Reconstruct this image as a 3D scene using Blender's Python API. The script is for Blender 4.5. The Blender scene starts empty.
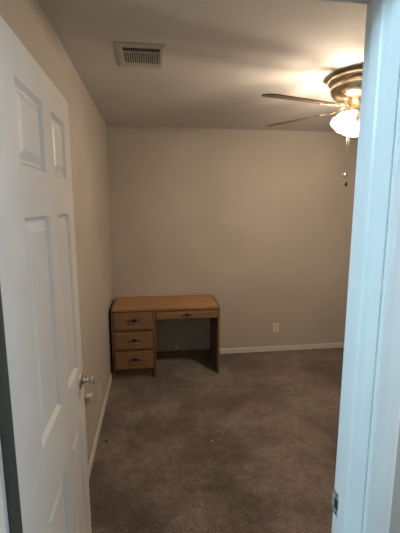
import bpy, bmesh, math, random
from mathutils import Vector, Matrix
PI = math.pi
sc = bpy.context.scene
C = sc.collection
# ------------------------------------------------------------------ camera, world, lights, exposure
cam = bpy.data.objects.new('camera', bpy.data.cameras.new('camera'))
C.objects.link(cam)
cam.location = (0, 0, 1.641)
cam.rotation_euler = (PI/2 - 0.162, 0.0, -0.132)
cam.data.sensor_fit = 'HORIZONTAL'
cam.data.sensor_width = 36.0
cam.data.lens = 36.0*361.2/400
cam.data.clip_start = 0.02
sc.camera = cam
w = bpy.data.worlds.new('world'); sc.world = w; w.use_nodes = True
w.node_tree.nodes['Background'].inputs[0].default_value = (0.6, 0.75, 1.0, 1)
w.node_tree.nodes['Background'].inputs[1].default_value = 0.05
hl = bpy.data.lights.new('hall_lamp_light', 'POINT')
hl.energy = 82; hl.color = (0.46, 0.765, 1.0); hl.shadow_soft_size = 0.10
hlo = bpy.data.objects.new('hall_lamp_light', hl); C.objects.link(hlo)
hlo.location = (-0.95, 0.42, 2.27)
h2 = bpy.data.lights.new('hall_fill_light', 'AREA')  # cool fill added out of view in the hall, no window behind it
h2.shape = 'RECTANGLE'; h2.size = 0.5; h2.size_y = 1.0; h2.energy = 13; h2.color = (0.72, 0.86, 1.0)
h2o = bpy.data.objects.new('hall_fill_light', h2); C.objects.link(h2o)
h2o.location = (1.26, 0.05, 1.6); h2o.rotation_euler = (0, PI/2, 0)
BULB_WATTS = 24.0
SHADE_EMIT = 22.0          # lit glass of the fan's lamp shades
SHADE_COL = (1.0, 0.80, 0.60, 1)
sc.view_settings.view_transform = 'Standard'
sc.view_settings.look = 'None'
sc.view_settings.gamma = 1.0
sc.view_settings.use_curve_mapping = False
sc.view_settings.exposure = 0.0

# ------------------------------------------------------------------ helpers
def new_mat(name, col, rough=0.6, metal=0.0, spec=0.5):
    m = bpy.data.materials.new(name); m.use_nodes = True
    b = m.node_tree.nodes['Principled BSDF']
    b.inputs['Base Color'].default_value = (*col, 1)
    b.inputs['Roughness'].default_value = rough
    b.inputs['Metallic'].default_value = metal
    b.inputs['Specular IOR Level'].default_value = spec
    return m

def noise_mat(name, c1, c2, scale, rough=0.8, bump=0.1, bscale=None, detail=4, stretch=None, lo=0.35, hi=0.65,
              big=None, spec=0.3, bdist=0.002):
    """two colour noise with a bump; big=(scale, c, strength) multiplies a broad blotch over it"""
    m = new_mat(name, c1, rough, 0, spec); nt = m.node_tree; N = nt.nodes; L = nt.links
    b = N['Principled BSDF']
    tc = N.new('ShaderNodeTexCoord'); mp = N.new('ShaderNodeMapping')
    L.new(tc.outputs['Object'], mp.inputs[0])
    if stretch: mp.inputs['Scale'].default_value = stretch
    n = N.new('ShaderNodeTexNoise'); n.inputs['Scale'].default_value = scale; n.inputs['Detail'].default_value = detail
    L.new(mp.outputs[0], n.inputs['Vector'])
    r = N.new('ShaderNodeValToRGB'); r.color_ramp.elements[0].position = lo; r.color_ramp.elements[1].position = hi
    r.color_ramp.elements[0].color = (*c1, 1); r.color_ramp.elements[1].color = (*c2, 1)
    L.new(n.outputs['Fac'], r.inputs[0])
    out = r.outputs[0]
    if big:
        for (bs, bc, pos) in big:
            n2 = N.new('ShaderNodeTexNoise'); n2.inputs['Scale'].default_value = bs; n2.inputs['Detail'].default_value = 5
            n2.inputs['Roughness'].default_value = 0.55
            L.new(tc.outputs['Object'], n2.inputs['Vector'])
            r2 = N.new('ShaderNodeValToRGB'); r2.color_ramp.elements[0].position = pos[0]; r2.color_ramp.elements[1].position = pos[1]
            r2.color_ramp.elements[0].color = (*bc, 1); r2.color_ramp.elements[1].color = (1, 1, 1, 1)
            L.new(n2.outputs['Fac'], r2.inputs[0])
            mx = N.new('ShaderNodeMix'); mx.data_type = 'RGBA'; mx.blend_type = 'MULTIPLY'; mx.inputs[0].default_value = 1
            L.new(out, mx.inputs[6]); L.new(r2.outputs[0], mx.inputs[7]); out = mx.outputs[2]
    L.new(out, b.inputs['Base Color'])
    if bump:
        nb = N.new('ShaderNodeTexNoise'); nb.inputs['Scale'].default_value = bscale or scale; nb.inputs['Detail'].default_value = 3
        L.new(mp.outputs[0], nb.inputs['Vector'])
        bp = N.new('ShaderNodeBump'); bp.inputs['Strength'].default_value = bump; bp.inputs['Distance'].default_value = bdist
        L.new(nb.outputs['Fac'], bp.inputs['Height']); L.new(bp.outputs[0], b.inputs['Normal'])
    return m

M = {}
M['wall'] = noise_mat('wall_paint', (0.44, 0.41, 0.37), (0.465, 0.435, 0.39), 2.5, rough=0.75, bump=0.25, bscale=140, spec=0.2,
                      big=[(1.3, (0.93, 0.91, 0.88), (0.3, 0.7))])
M['ceiling'] = noise_mat('ceiling_paint', (0.60, 0.59, 0.575), (0.63, 0.62, 0.605), 3, rough=0.9, bump=0.5, bscale=90, spec=0.1)
M['carpet'] = noise_mat('carpet_pile', (0.105, 0.086, 0.074), (0.345, 0.288, 0.252), 130, rough=1.0, bump=0.9, bscale=220,
                        detail=6, big=[(1.7, (0.58, 0.57, 0.56), (0.43, 0.57)), (5, (0.74, 0.73, 0.72), (0.38, 0.6)), (20, (0.80, 0.79, 0.78), (0.35, 0.6))], spec=0.05, bdist=0.006)
cb = M['carpet'].node_tree.nodes['Principled BSDF']
cb.inputs['Sheen Weight'].default_value = 0.35; cb.inputs['Sheen Roughness'].default_value = 0.5
cb.inputs['Sheen Tint'].default_value = (0.85, 0.75, 0.68, 1)
M['trim'] = noise_mat('trim_paint', (0.66, 0.66, 0.64), (0.70, 0.70, 0.68), 6, rough=0.4, bump=0.05, bscale=60, spec=0.4)
M['door'] = noise_mat('door_paint', (0.60, 0.595, 0.58), (0.64, 0.635, 0.62), 5, rough=0.42, bump=0.06, bscale=50, spec=0.4)
M['nickel'] = new_mat('brushed_nickel', (0.62, 0.58, 0.52), 0.28, 1.0)
M['brass'] = new_mat('antique_brass', (0.72, 0.61, 0.46), 0.27, 1.0)
M['base'] = noise_mat('baseboard_paint', (0.58, 0.555, 0.52), (0.62, 0.595, 0.555), 6, rough=0.5, bump=0.05, bscale=60, spec=0.3)
M['worn'] = noise_mat('worn_plate', (0.20, 0.17, 0.14), (0.42, 0.38, 0.34), 90, rough=0.5, bump=0.1)
M['darkmetal'] = new_mat('dark_bronze', (0.06, 0.045, 0.035), 0.4, 0.8)
M['pull'] = new_mat('worn_bail_metal', (0.28, 0.23, 0.18), 0.42, 0.7)
M['blade'] = noise_mat('blade_wood', (0.12, 0.08, 0.055), (0.17, 0.12, 0.08), 18, rough=0.5, bump=0, stretch=(1, 8, 1))
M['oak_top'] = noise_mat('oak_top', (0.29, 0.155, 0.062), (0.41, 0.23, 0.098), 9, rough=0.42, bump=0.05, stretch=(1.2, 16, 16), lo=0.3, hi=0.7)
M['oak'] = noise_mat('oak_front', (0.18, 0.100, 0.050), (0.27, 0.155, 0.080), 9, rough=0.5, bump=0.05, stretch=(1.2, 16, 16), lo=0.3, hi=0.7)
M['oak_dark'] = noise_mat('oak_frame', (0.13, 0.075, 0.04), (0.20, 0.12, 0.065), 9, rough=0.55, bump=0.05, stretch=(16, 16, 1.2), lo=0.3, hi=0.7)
M['edge'] = noise_mat('dark_door_edge', (0.085, 0.078, 0.06), (0.10, 0.092, 0.075), 12, rough=0.8, bump=0, stretch=(8, 8, 1))  # hinge edge, coloured much darker than the door faces
M['black'] = new_mat('duct_dark', (0.02, 0.018, 0.016), 0.9)
M['vent'] = new_mat('vent_enamel', (0.47, 0.445, 0.41), 0.5)
M['plate'] = new_mat('ivory_plastic', (0.66, 0.60, 0.52), 0.35)
M['cream'] = new_mat('cream_plastic', (0.62, 0.55, 0.40), 0.4)
M['pale'] = new_mat('pale_scrap', (0.55, 0.48, 0.38), 0.8)
M['scrap'] = new_mat('dark_scrap', (0.035, 0.022, 0.015), 0.9)
def lit_glass(name, emit, clear):
    g = bpy.data.materials.new(name); g.use_nodes = True; N = g.node_tree.nodes; L = g.node_tree.links
    b = N['Principled BSDF']
    b.inputs['Base Color'].default_value = (0.9, 0.85, 0.75, 1); b.inputs['Roughness'].default_value = .3
    b.inputs['Emission Color'].default_value = SHADE_COL
    b.inputs['Emission Strength'].default_value = emit
    if clear:
        t = N.new('ShaderNodeBsdfTransparent'); m = N.new('ShaderNodeMixShader'); m.inputs[0].default_value = clear
        L.new(b.outputs[0], m.inputs[1]); L.new(t.outputs[0], m.inputs[2]); L.new(m.outputs[0], N['Material Output'].inputs['Surface'])
    return g
M['bulb'] = lit_glass('bulb_glass', 60, 0.86)
g = lit_glass('lit_frosted_glass', SHADE_EMIT, 0.8)
M['glass'] = g

def box(bm, x0, x1, y0, y1, z0, z1, mat=None, bev=0):
    vs = [bm.verts.new(p) for p in ((x0,y0,z0),(x1,y0,z0),(x1,y1,z0),(x0,y1,z0),(x0,y0,z1),(x1,y0,z1),(x1,y1,z1),(x0,y1,z1))]
    fs = [bm.faces.new([vs[i] for i in q]) for q in ((3,2,1,0),(4,5,6,7),(0,1,5,4),(1,2,6,5),(2,3,7,6),(3,0,4,7))]
    if bev:
        es = list({e for f in fs for e in f.edges})
        r = bmesh.ops.bevel(bm, geom=es, offset=bev, segments=2, affect='EDGES', profile=0.5)
        vs = list({v for f in r['faces'] for v in f.verts} | {v for v in vs if v.is_valid})
    if mat is not None:
        bmesh.ops.transform(bm, matrix=mat, verts=[v for v in vs if v.is_valid])
    return bm

def lathe(bm, prof, n=32, mat=None, cap=True):
    rings = []
    for (r, z) in prof:
        rings.append([bm.verts.new((r*math.cos(2*PI*k/n), r*math.sin(2*PI*k/n), z)) for k in range(n)])
    for a, b in zip(rings, rings[1:]):
        for k in range(n):
            f = bm.faces.new((a[k], a[(k+1) % n], b[(k+1) % n], b[k])); f.smooth = True
    if cap:
        bm.faces.new(list(reversed(rings[0]))); bm.faces.new(rings[-1])
    if mat is not None:
        bmesh.ops.transform(bm, matrix=mat, verts=[v for r in rings for v in r])
    return bm

def tube(bm, pts, r, n=8):
    pts = [Vector(p) for p in pts]; rings = []
    for i, p in enumerate(pts):
        d = (pts[min(i+1, len(pts)-1)] - pts[max(i-1, 0)]).normalized()
        u = d.cross(Vector((0, 0, 1)))
        if u.length < 1e-3: u = d.cross(Vector((1, 0, 0)))
        u.normalize(); v = d.cross(u)
        rings.append([bm.verts.new(p + r*(math.cos(2*PI*k/n)*u + math.sin(2*PI*k/n)*v)) for k in range(n)])
    for a, b in zip(rings, rings[1:]):
        for k in range(n):
            f = bm.faces.new((a[k], a[(k+1) % n], b[(k+1) % n], b[k])); f.smooth = True
    bm.faces.new(rings[0]); bm.faces.new(list(reversed(rings[-1])))
    return bm

def extrude_profile(bm, prof, axis_fn, t0, t1):
    """closed 2-D profile swept from t0 to t1; axis_fn(a, b, t) -> point"""
    A = [bm.verts.new(axis_fn(a, b, t0)) for a, b in prof]; B = [bm.verts.new(axis_fn(a, b, t1)) for a, b in prof]
    n = len(prof)
    for k in range(n): bm.faces.new((A[k], A[(k+1) % n], B[(k+1) % n], B[k]))
    bm.faces.new(A); bm.faces.new(list(reversed(B)))
    return bm

def obj(name, bm, mat, parent=None):
    bmesh.ops.recalc_face_normals(bm, faces=bm.faces)
    me = bpy.data.meshes.new(name); bm.to_mesh(me); bm.free()
    me.materials.append(mat)
    o = bpy.data.objects.new(name, me); C.objects.link(o)
    if parent: o.parent = parent
    return o

def struct(name, bm, mat):
    o = obj(name, bm, mat); o['kind'] = 'structure'; return o

def tag(o, label, cat, group=None):
    o['label'] = label; o['category'] = cat
    if group: o['group'] = group
    return o

def thing(name, label, cat, loc, rz=0):
    o = bpy.data.objects.new(name, None); C.objects.link(o)
    o.location = loc; o.rotation_euler = (0, 0, rz)
    return tag(o, label, cat)

NB = bmesh.new
# ------------------------------------------------------------------ room constants
XL, XR, YF, YB, H = -0.423, 2.85, 0.751, 3.833, 2.44
YH = 0.634                  # hall face of the doorway wall
JL, JR, JT = -0.330, 0.439, 2.045
HX0, HX1, HY0 = -2.2, 1.3, -0.55

# ------------------------------------------------------------------ structure
struct('floor', box(NB(), HX0-.1, XR+.1, HY0-.1, YB+.1, -0.08, 0.0), M['carpet'])
struct('ceiling', box(NB(), HX0-.1, XR+.1, HY0-.1, YB+.1, H, H+.08), M['ceiling'])
struct('wall_left', box(NB(), XL-.1, XL, YF, YB+.1, 0, H), M['wall'])
struct('wall_back', box(NB(), XL, XR, YB, YB+.1, 0, H), M['wall'])
struct('wall_right', box(NB(), XR, XR+.1, YH, YB+.1, 0, H), M['wall'])
bm = NB()
box(bm, HX0, JL-.018, YH, YF, 0, H); box(bm, JR+.018, XR, YH, YF, 0, H); box(bm, JL-.018, JR+.018, YH, YF, JT+.018, H)
struct('wall_front', bm, M['wall'])
bm = NB()
box(bm, HX0-.1, HX1+.1, HY0-.1, HY0, 0, H); box(bm, HX0-.1, HX0, HY0, YH, 0, H); box(bm, HX1, HX1+.1, HY0, YH, 0, H)
struct('wall_hall', bm, M['wall'])

# baseboards: rounded top
BB = [(0, 0), (0.011, 0), (0.011, 0.046), (0.008, 0.054), (0.003, 0.058), (0, 0.058)]
struct('baseboard_left', extrude_profile(NB(), BB, lambda a, b, t: (XL+a, t, b), YF+.012, YB), M['base'])
struct('baseboard_back', extrude_profile(NB(), BB, lambda a, b, t: (t, YB-a, b), XL+.011, XR), M['base'])
struct('baseboard_right', extrude_profile(NB(), BB, lambda a, b, t: (XR-a, t, b), YF, YB-.011), M['base'])
struct('baseboard_front', extrude_profile(NB(), BB, lambda a, b, t: (t, YF+a, b), JR+.07, XR-.011), M['base'])

# door frame: jambs, stops and moulded casings
def jamb(name, x, s):           # s = +1 right jamb (face looks to -x), -1 left
    bm = NB()
    def b(xa, xc, y0, y1, z0, z1, bev=0): box(bm, min(xa, xc), max(xa, xc), y0, y1, z0, z1, None, bev)
    b(x, x+s*.018, YH, YF, 0, JT+.018)
    extrude_profile(bm, [(0, .713), (-.010, .713), (-.011, .711), (-.011, .682), (-.008, .677), (0, .670)], lambda a, c, t: (x+s*a, c, t), 0, JT)
    return struct(name, bm, M['trim'])
jr = jamb('trim_1', JR, 1)
jl = jamb('trim_2', JL, -1)
bm = NB(); box(bm, JL, JR, YH, YF, JT, JT+.018); box(bm, JL+.011, JR-.011, 0.680, 0.713, JT-.011, JT, None, .003)
struct('trim_3', bm, M['trim'])
CAS = [(0, 0), (0, .007), (.003, .010), (.012, .010), (.020, .0125), (.036, .0135), (.050, .0125), (.0565, .009), (.057, 0)]
def casing(bm, side, y, sy):
    R = .004                    # reveal
    if side == 'r': extrude_profile(bm, CAS, lambda a, b, t: (JR+R+a, y+sy*b, t), 0, JT+R+.057)
    if side == 'l': extrude_profile(bm, CAS, lambda a, b, t: (JL-R-a, y+sy*b, t), 0, JT+R+.057)
    if side == 't': extrude_profile(bm, CAS, lambda a, b, t: (t, y+sy*b, JT+R+a), JL-R, JR+R)
for n, (side, y, sy) in enumerate((('r', YH, -1), ('l', YH, -1), ('t', YH, -1), ('r', YF, 1), ('l', YF, 1), ('t', YF, 1))):
    bm = NB(); casing(bm, side, y, sy); struct('trim_%d' % (n+4), bm, M['trim'])

# strike plate on the latch side, its lip curling round the room-side corner
bm = NB()
box(bm, JR-.0015, JR, .722, .751, .885, .947)
pl = [(0, .751), (0, .756), (.003, .7595), (.006, .7605), (.006, .762), (.002, .761), (-.0015, .757), (-.0015, .751)]
extrude_profile(bm, pl, lambda a, b, t: (JR+a, b, t), .897, .935)
sp = obj('strike_plate', bm, M['nickel'], jr); sp['label'] = 'worn metal strike plate'; sp.data.materials[0] = M['worn']
bm = NB(); box(bm, JR-.0022, JR-.0014, .728, .744, .903, .930); obj('latch_hole', bm, M['black'], sp)
for z in (.892, .940):
    bm = NB(); lathe(bm, [(.0001, 0), (.0035, 0), (.003, .0012), (.0001, .0016)], 12, Matrix.Translation((JR-.0014, .736, z)) @ Matrix.Rotation(-PI/2, 4, 'Y'))
    obj('screw', bm, M['darkmetal'], sp)

# ------------------------------------------------------------------ the open six-panel door
DW, DT, DZ0, DZ1 = 0.757, 0.035, 0.012, 2.037
PY = [(0.172, 0.392), (0.492, 0.668)]
PZ = [(0.20, 0.775), (1.0, 1.617), (1.742, 1.940)]
def door_mesh():
    """local: y along the width from the hinge edge, x=0 the face turned to the doorway, x=-DT the other"""
    bm = NB()
    ys = [0] + [v for p in PY for v in p] + [DW]
    zs = [DZ0] + [v for p in PZ for v in p] + [DZ1]
    for s in (0, 1):
        X = lambda d: -d if s == 0 else -DT + d
        for i in range(len(ys)-1):
            for j in range(len(zs)-1):
                y0, y1, z0, z1 = ys[i], ys[i+1], zs[j], zs[j+1]
                if i % 2 == 1 and j % 2 == 1:
                    rings = []
                    for ins, d in ((0, 0), (.003, .003), (.011, .012), (.018, .012), (.038, .003), (.041, .0025)):
                        rings.append([bm.verts.new((X(d), y, z)) for y, z in ((y0+ins, z0+ins), (y1-ins, z0+ins), (y1-ins, z1-ins), (y0+ins, z1-ins))])
                    for a, b in zip(rings, rings[1:]):
                        for k in range(4): bm.faces.new((a[k], a[(k+1) % 4], b[(k+1) % 4], b[k]))
                    bm.faces.new(rings[-1])
                else:
                    bm.faces.new([bm.verts.new((X(0), y, z)) for y, z in ((y0, z0), (y1, z0), (y1, z1), (y0, z1))])
    bmesh.ops.remove_doubles(bm, verts=bm.verts, dist=1e-5)
    be = [e for e in bm.edges if e.is_boundary]
    for a in (0, DW):
        bm.faces.new([bm.verts.new(p) for p in ((0, a, DZ0), (-DT, a, DZ0), (-DT, a, DZ1), (0, a, DZ1))])
    for z in (DZ0, DZ1):
        bm.faces.new([bm.verts.new(p) for p in ((0, 0, z), (0, DW, z), (-DT, DW, z), (-DT, 0, z))])
    bmesh.ops.remove_doubles(bm, verts=bm.verts, dist=1e-5)
    return bm
door = struct('door_1', door_mesh(), M['door'])
door.location = (-0.303, 0.756, 0)
door.rotation_euler = (0, 0, 0.006)
KY, KZ = DW-.060, 0.934
for s in (1, -1):
    T = Matrix.Translation((0 if s == 1 else -DT, KY, KZ)) @ Matrix.Rotation(s*PI/2, 4, 'Y')
    bm = NB(); lathe(bm, [(.0335, 0), (.0335, .003), (.029, .007), (.017, .010), (.011, .014), (.0085, .020), (.0085, .036)], 28, T)
    h = obj('door_handle', bm, M['nickel'], door); h['label'] = 'metal rosette and neck of the knob'
    bm = NB(); lathe(bm, [(.0085, .034), (.010, .040), (.015, .043), (.0175, .046), (.0175, .052), (.014, .055), (.006, .056)], 24, T)
    obj('knob', bm, M['nickel'], h)
bm = NB(); box(bm, -DT+.005, -.005, DW, DW+.001, KZ-.028, KZ+.028); obj('latch_plate', bm, M['nickel'], door)
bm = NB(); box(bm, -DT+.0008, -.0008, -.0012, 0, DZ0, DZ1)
o = obj('hinge_edge', bm, M['edge'], door); o['label'] = 'dark hinge edge'
for z in (.22, 1.85):
    bm = NB(); tube(bm, [(-DT-.004, -.003, z-.045), (-DT-.004, -.003, z+.045)], .0055, 12)
    box(bm, -DT+.002, -.006, -.0024, -.0012, z-.044, z+.044)
    obj('hinge', bm, M['nickel'], door)

# ------------------------------------------------------------------ desk
DX0, DX1, DY0, DY1, DH = -0.398, 0.642, 3.345, 3.818, 0.700
desk = thing('desk', 'small oak pedestal desk with a column of three drawers, against the back wall', 'desk', (DX0, DY0, 0))
W_, D_ = DX1-DX0, DY1-DY0
PW = 0.412                    # pedestal width
# top slab: left and right ends rounded over
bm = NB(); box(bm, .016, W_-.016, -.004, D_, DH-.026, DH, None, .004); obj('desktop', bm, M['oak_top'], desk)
def end_panel(bm, x0, x1):
    prof = [(0, 0), (D_, 0), (D_, DH-.06), (D_-.02, DH-.018), (D_-.05, DH+.001), (.03, DH+.001), (.008, DH-.012), (0, DH-.035)]
    extrude_profile(bm, prof, lambda a, b, t: (t, a, b), x0, x1)
for x0 in (0, PW-.020, W_-.022):
    bm = NB()
    if x0 == PW-.020: box(bm, x0, x0+.022, .002, D_-.002, 0, DH-.026, None, .002)
    else: end_panel(bm, x0, x0+.020)
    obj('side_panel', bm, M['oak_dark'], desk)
bm = NB(); box(bm, .020, PW-.020, .030, .044, 0, .082)
obj('plinth', bm, M['oak_dark'], desk)
bm = NB(); box(bm, .020, PW-.020, D_-.018, D_-.010, .05, DH-.026); obj('back_panel', bm, M['oak_dark'], desk)
obj('back_rail', box(NB(), PW, W_-.020, D_-.026, D_-.012, 0, .070), M['oak_dark'], desk)
obj('apron', box(NB(), PW, W_-.020, .008, .024, .640, .674), M['oak'], desk)
bm = NB()
for z in (.462, .272): obj('rail', box(NB(), .020, PW-.020, .004, .035, z, z+.034), M['oak_dark'], desk)

def bail(parent, cx, cz, wd=.054, y=0.0):
    bm = NB()
    prof = []
    for k in range(28):
        a = 2*PI*k/28
        rr = 1 + .16*math.cos(4*a)
        prof.append((cx + wd*rr*math.cos(a), cz + .019*rr*math.sin(a)))
    extrude_profile(bm, prof, lambda a, b, t: (a, t, b), y-.003, y)
    o = obj('drawer_pull', bm, M['darkmetal'], parent)
    bm = NB()
    tube(bm, [(cx-wd*.62, y-.003, cz+.003), (cx-wd*.62, y-.013, cz+.003), (cx-wd*.58, y-.017, cz-.006), (cx-wd*.25, y-.019, cz-.009), (cx, y-.0195, cz-.0095),
              (cx+wd*.25, y-.019, cz-.009), (cx+wd*.55, y-.017, cz-.006), (cx+wd*.62, y-.013, cz+.003), (cx+wd*.62, y-.003, cz+.003)], .0048, 8)
    obj('bail', bm, M['pull'], o)
def drawer(x0, x1, z0, z1, dep=.34, y=-.010):
    bm = NB()
    box(bm, x0, x1, y, y+.018, z0, z1, None, .005)
    box(bm, x0+.012, x1-.012, y+.018, y+dep, z0+.012, z1-.02)
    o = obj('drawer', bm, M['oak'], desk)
    return o
Z = [(.494, .666), (.302, .464), (.104, .278)]
for i, (z0, z1) in enumerate(Z):
    yy = -.010 if i < 2 else -.016
    o = drawer(.024, PW-.024, z0, z1, y=yy)
    bail(o, PW/2+.005, (z0+z1)/2, y=yy)
o = drawer(PW+.010, W_-.026, .582, .645, .32, y=-.006)
bail(o, (PW+W_)/2-.012, .614, .046, y=-.006)

# ------------------------------------------------------------------ ceiling fan with light kit
FX, FY = 1.29, 2.225
fan = thing('ceiling_fan', 'brass-toned metal ceiling fan with lit glass lamp shades, close under the ceiling', 'ceiling fan', (FX, FY, H))
def zz(z): return z-H
bm = NB()
lathe(bm, [(.165, zz(2.44)), (.180, zz(2.430)), (.188, zz(2.420)), (.190, zz(2.405)), (.184, zz(2.393)),
           (.170, zz(2.388)), (.166, zz(2.380)), (.175, zz(2.373)), (.177, zz(2.362)), (.170, zz(2.342)), (.155, zz(2.322)), (.132, zz(2.306)), (.06, zz(2.298))], 48)
obj('motor_housing', bm, M['brass'], fan)
BZ = 2.252
BA0 = math.radians(195.5)
def blade_mesh():
    bm = NB(); prof = []
    L0, L1 = .235, .690
    for k in range(7):
        t = k/6; prof.append((L0 + (L1-.04-L0)*t, .050 + .014*t))
    for k in range(1, 8):
        a = PI/2*(1 - k/4)
        prof.append((L1-.04 + .04*math.cos(a), .064*math.sin(a) if abs(math.sin(a)) > 1e-6 else 0))
    for k in range(7):
        t = 1-k/6; prof.append((L0 + (L1-.04-L0)*t, -(.050 + .014*t)))
    extrude_profile(bm, prof, lambda a, b, t: (a, b, t), -.003, .003)
    bmesh.ops.remove_doubles(bm, verts=bm.verts, dist=1e-5)
    return bm
PITCH = math.radians(-11)
bl0 = None
for i in range(5):
    a = BA0 + i*2*PI/5
    if bl0 is None:
        bl = obj('blade', blade_mesh(), M['blade'], fan); bl0 = bl
        bm = NB()
        box(bm, .10, .19, -.014, .014, .003, .008)
        for s in (-1, 1): box(bm, .175, .285, s*.026-.010, s*.026+.010, -.007, -.003, None, .001)
        box(bm, .165, .20, -.036, .036, -.007, -.003)
        tube(bm, [(.08, 0, .03), (.12, 0, .012), (.18, 0, -.003)], .009, 8)
        arm = obj('blade_arm', bm, M['brass'], bl)
    else:
        bl = bl0.copy(); C.objects.link(bl); bl.parent = fan
        ar = arm.copy(); C.objects.link(ar); ar.parent = bl
    bl.location = (0, 0, zz(BZ))
    if i == 4: a += .025
    bl.rotation_euler = (Matrix.Rotation(a, 3, 'Z') @ Matrix.Rotation(PITCH, 3, 'X')).to_euler()
bm = NB(); lathe(bm, [(.06, zz(2.300)), (.06, zz(2.262)), (.072, zz(2.252)), (.075, zz(2.228)), (.06, zz(2.208)), (.03, zz(2.19)), (.012, zz(2.175)), (.006, zz(2.165))], 32)
hub = obj('light_kit', bm, M['brass'], fan)
sh0 = None
for i in range(3):
    a = math.radians(193) + i*2*PI/3
    if sh0 is None:
        bm = NB(); n = 28; rings = []
        for (r, z) in [(.015, 0), (.030, -.012), (.046, -.030), (.056, -.050), (.058, -.068), (.060, -.084), (.070, -.098)]:
            fl = max(0, (-z-.07)/.028)
            rings.append([bm.verts.new((r*(1+.07*fl*math.cos(6*2*PI*k/n))*math.cos(2*PI*k/n), r*(1+.07*fl*math.cos(6*2*PI*k/n))*math.sin(2*PI*k/n), z)) for k in range(n)])
        for p, q in zip(rings, rings[1:]):
            for k in range(n):
                f = bm.faces.new((p[k], p[(k+1) % n], q[(k+1) % n], q[k])); f.smooth = True
        sh = obj('lamp_shade', bm, M['glass'], fan); sh0 = sh
        md = sh.modifiers.new('wall', 'SOLIDIFY'); md.thickness = .003
        bm = NB(); lathe(bm, [(.012, .006), (.015, -.004), (.014, -.012)], 20)
        tube(bm, [(0, 0, .004), (-.02, 0, .020), (-.055, 0, .022)], .0055, 8)
        fit = obj('shade_holder', bm, M['nickel'], sh)
        bm = NB(); lathe(bm, [(.008, -.012), (.013, -.020), (.024, -.045), (.028, -.060), (.022, -.078), (.008, -.086)], 16)
        bulb = obj('light_bulb', bm, M['bulb'], sh)
        ld = bpy.data.lights.new('bulb_light', 'POINT'); ld.energy = BULB_WATTS; ld.color = SHADE_COL[:3]; ld.shadow_soft_size = .022
        lo = bpy.data.objects.new('bulb_light', ld); C.objects.link(lo); lo.parent = sh; lo.location = (0, 0, -.055)
    else:
        sh = sh0.copy(); C.objects.link(sh); sh.parent = fan
        for c in (fit, bulb, lo):
            d = c.copy(); C.objects.link(d); d.parent = sh
    sh.location = (.066*math.cos(a), .066*math.sin(a), zz(2.212))
    sh.rotation_euler = (Matrix.Rotation(a, 3, 'Z') @ Matrix.Rotation(math.radians(-36), 3, 'Y')).to_euler()
for (dx, dy, z1, fob) in ((-.062, -.02, 1.805, 1), (-.045, .035, 1.86, 0)):
    bm = NB(); tube(bm, [(dx, dy, zz(2.20)), (dx, dy, zz(z1))], .0014, 6)
    ch = obj('pull_chain', bm, M['nickel'], fan)
    bm = NB(); lathe(bm, [(.002, zz(z1)), (.007, zz(z1-.008)), (.009, zz(z1-.020)), (.006, zz(z1-.030)), (.001, zz(z1-.034))], 14, Matrix.Translation((dx, dy, 0)))
    obj('fob', bm, M['darkmetal'] if fob else M['nickel'], ch)

# ------------------------------------------------------------------ ceiling vent
vx0, vx1, vy0, vy1 = -.168, .090, 1.950, 2.270
vent = thing('ceiling_vent', 'square metal air vent with narrow slats in the ceiling above the desk', 'vent', (vx0, vy0, H))
W2, D2 = vx1-vx0, vy1-vy0
a0, a1, b0, b1 = .038, W2-.030, .055, D2-.072
bm = NB()
outer = [(0, 0), (W2, 0), (W2, D2), (0, D2)]
def vring(ins_pts, z): return [bm.verts.new((x, y, z)) for x, y in ins_pts]
mid = [(.010, .010), (W2-.010, .010), (W2-.010, D2-.010), (.010, D2-.010)]
inn = [(a0-.008, b0-.008), (a1+.008, b0-.008), (a1+.008, b1+.008), (a0-.008, b1+.008)]
core = [(a0, b0), (a1, b0), (a1, b1), (a0, b1)]
R = [vring(outer, 0), vring(outer, -.003), vring(mid, -.009), vring(inn, -.011), vring(core, -.008), vring(core, -.0005)]
for p, q in zip(R, R[1:]):
    for k in range(4): bm.faces.new((p[k], p[(k+1) % 4], q[(k+1) % 4], q[k]))
obj('frame', bm, M['vent'], vent)
bm = NB(); box(bm, a0, a1, b0, b1, -.0012, -.0004); obj('duct_opening', bm, M['black'], vent)
bm = NB(); dv = b0+.046
box(bm, a0, a1, dv-.004, dv+.004, -.010, -.002)
T = Matrix.Translation((0, b0+.020, -.006)) @ Matrix.Rotation(math.radians(35), 4, 'X')
box(bm, a0, a1, -.005, .005, -.0008, .0008, T)
ns = 16
for k in range(ns):
    x = a0 + (a1-a0)*(k+.5)/ns
    T = Matrix.Translation((x, 0, -.006)) @ Matrix.Rotation(math.radians(30), 4, 'Y')
    box(bm, -.0030, .0030, dv+.004, b1, -.0007, .0007, T)
obj('louvers', bm, M['vent'], vent)
vent.scale = (1, 1, 0.5)

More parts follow.
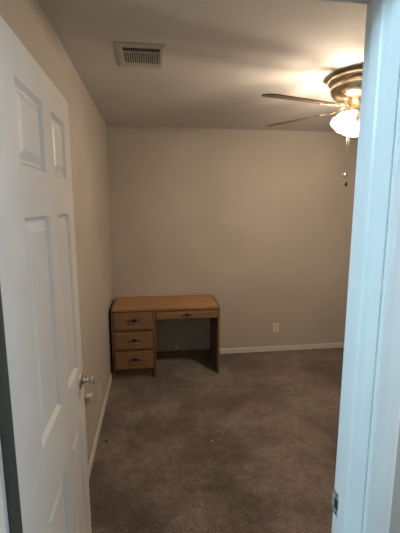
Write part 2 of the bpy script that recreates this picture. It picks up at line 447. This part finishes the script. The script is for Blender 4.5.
# ------------------------------------------------------------------ outlets and small things
def outlet(name, label, loc, rz):
    t = thing(name, label, 'outlet', loc, rz)
    bm = NB(); box(bm, -.036, .036, -.005, 0, -.057, .057, None, .002); p = obj('cover_plate', bm, M['plate'], t)
    for z in (-.020, .020):
        bm = NB(); box(bm, -.015, .015, -.0065, -.004, z-.013, z+.013, None, .001); s = obj('socket', bm, M['plate'], t)
        bm = NB()
        for x in (-.006, .006): box(bm, x-.0013, x+.0013, -.0070, -.0062, z-.002, z+.008)
        box(bm, -.0025, .0025, -.0070, -.0062, z-.010, z-.005)
        obj('slots', bm, M['black'], s)
    return t
outlet('wall_outlet', 'pale double wall outlet low on the back wall right of the desk', (1.387, YB, .280), 0)
outlet('wall_outlet', 'pale double wall outlet low on the left wall between door and desk', (XL, 2.655, .255), PI/2)
t = thing('plug_box', 'small cream plug-in box low on the left wall, just beyond the door knob', 'plug', (XL, 2.13, .485), PI/2)
bm = NB(); box(bm, -.020, .020, -.036, 0, -.022, .014, None, .006); obj('body', bm, M['cream'], t)
bm = NB(); box(bm, -.022, .022, -.039, 0, .014, .024, None, .004); obj('cap', bm, M['plate'], t)
bm = NB(); lathe(bm, [(.0275, 0), (.0275, .004), (.022, .007), (.008, .008)], 24, Matrix.Translation((.249, YB, .108)) @ Matrix.Rotation(PI/2, 4, 'X'))
tag(obj('cable_cover', bm, M['plate']), 'small pale round cover low on the back wall, under the desk in its kneehole', 'wall cover')
def chip(name, label, cat, x, y, r, mat, seed):
    rnd = random.Random(seed); bm = NB()
    bmesh.ops.create_icosphere(bm, subdivisions=2, radius=r)
    for v in bm.verts:
        v.co *= rnd.uniform(.7, 1.25); v.co.z *= .45
    zm = min(v.co.z for v in bm.verts)
    for v in bm.verts: v.co += Vector((x, y, -zm))
    tag(obj(name, bm, mat), label, cat)
chip('dark_crumb', 'tiny dark crumb on the carpet near the left baseboard', 'debris', -.352, 2.394, .010, M['scrap'], 1)
chip('paper_scrap', 'tiny pale scrap of paper lying on the open carpet', 'debris', .392, 2.306, .007, M['pale'], 2)
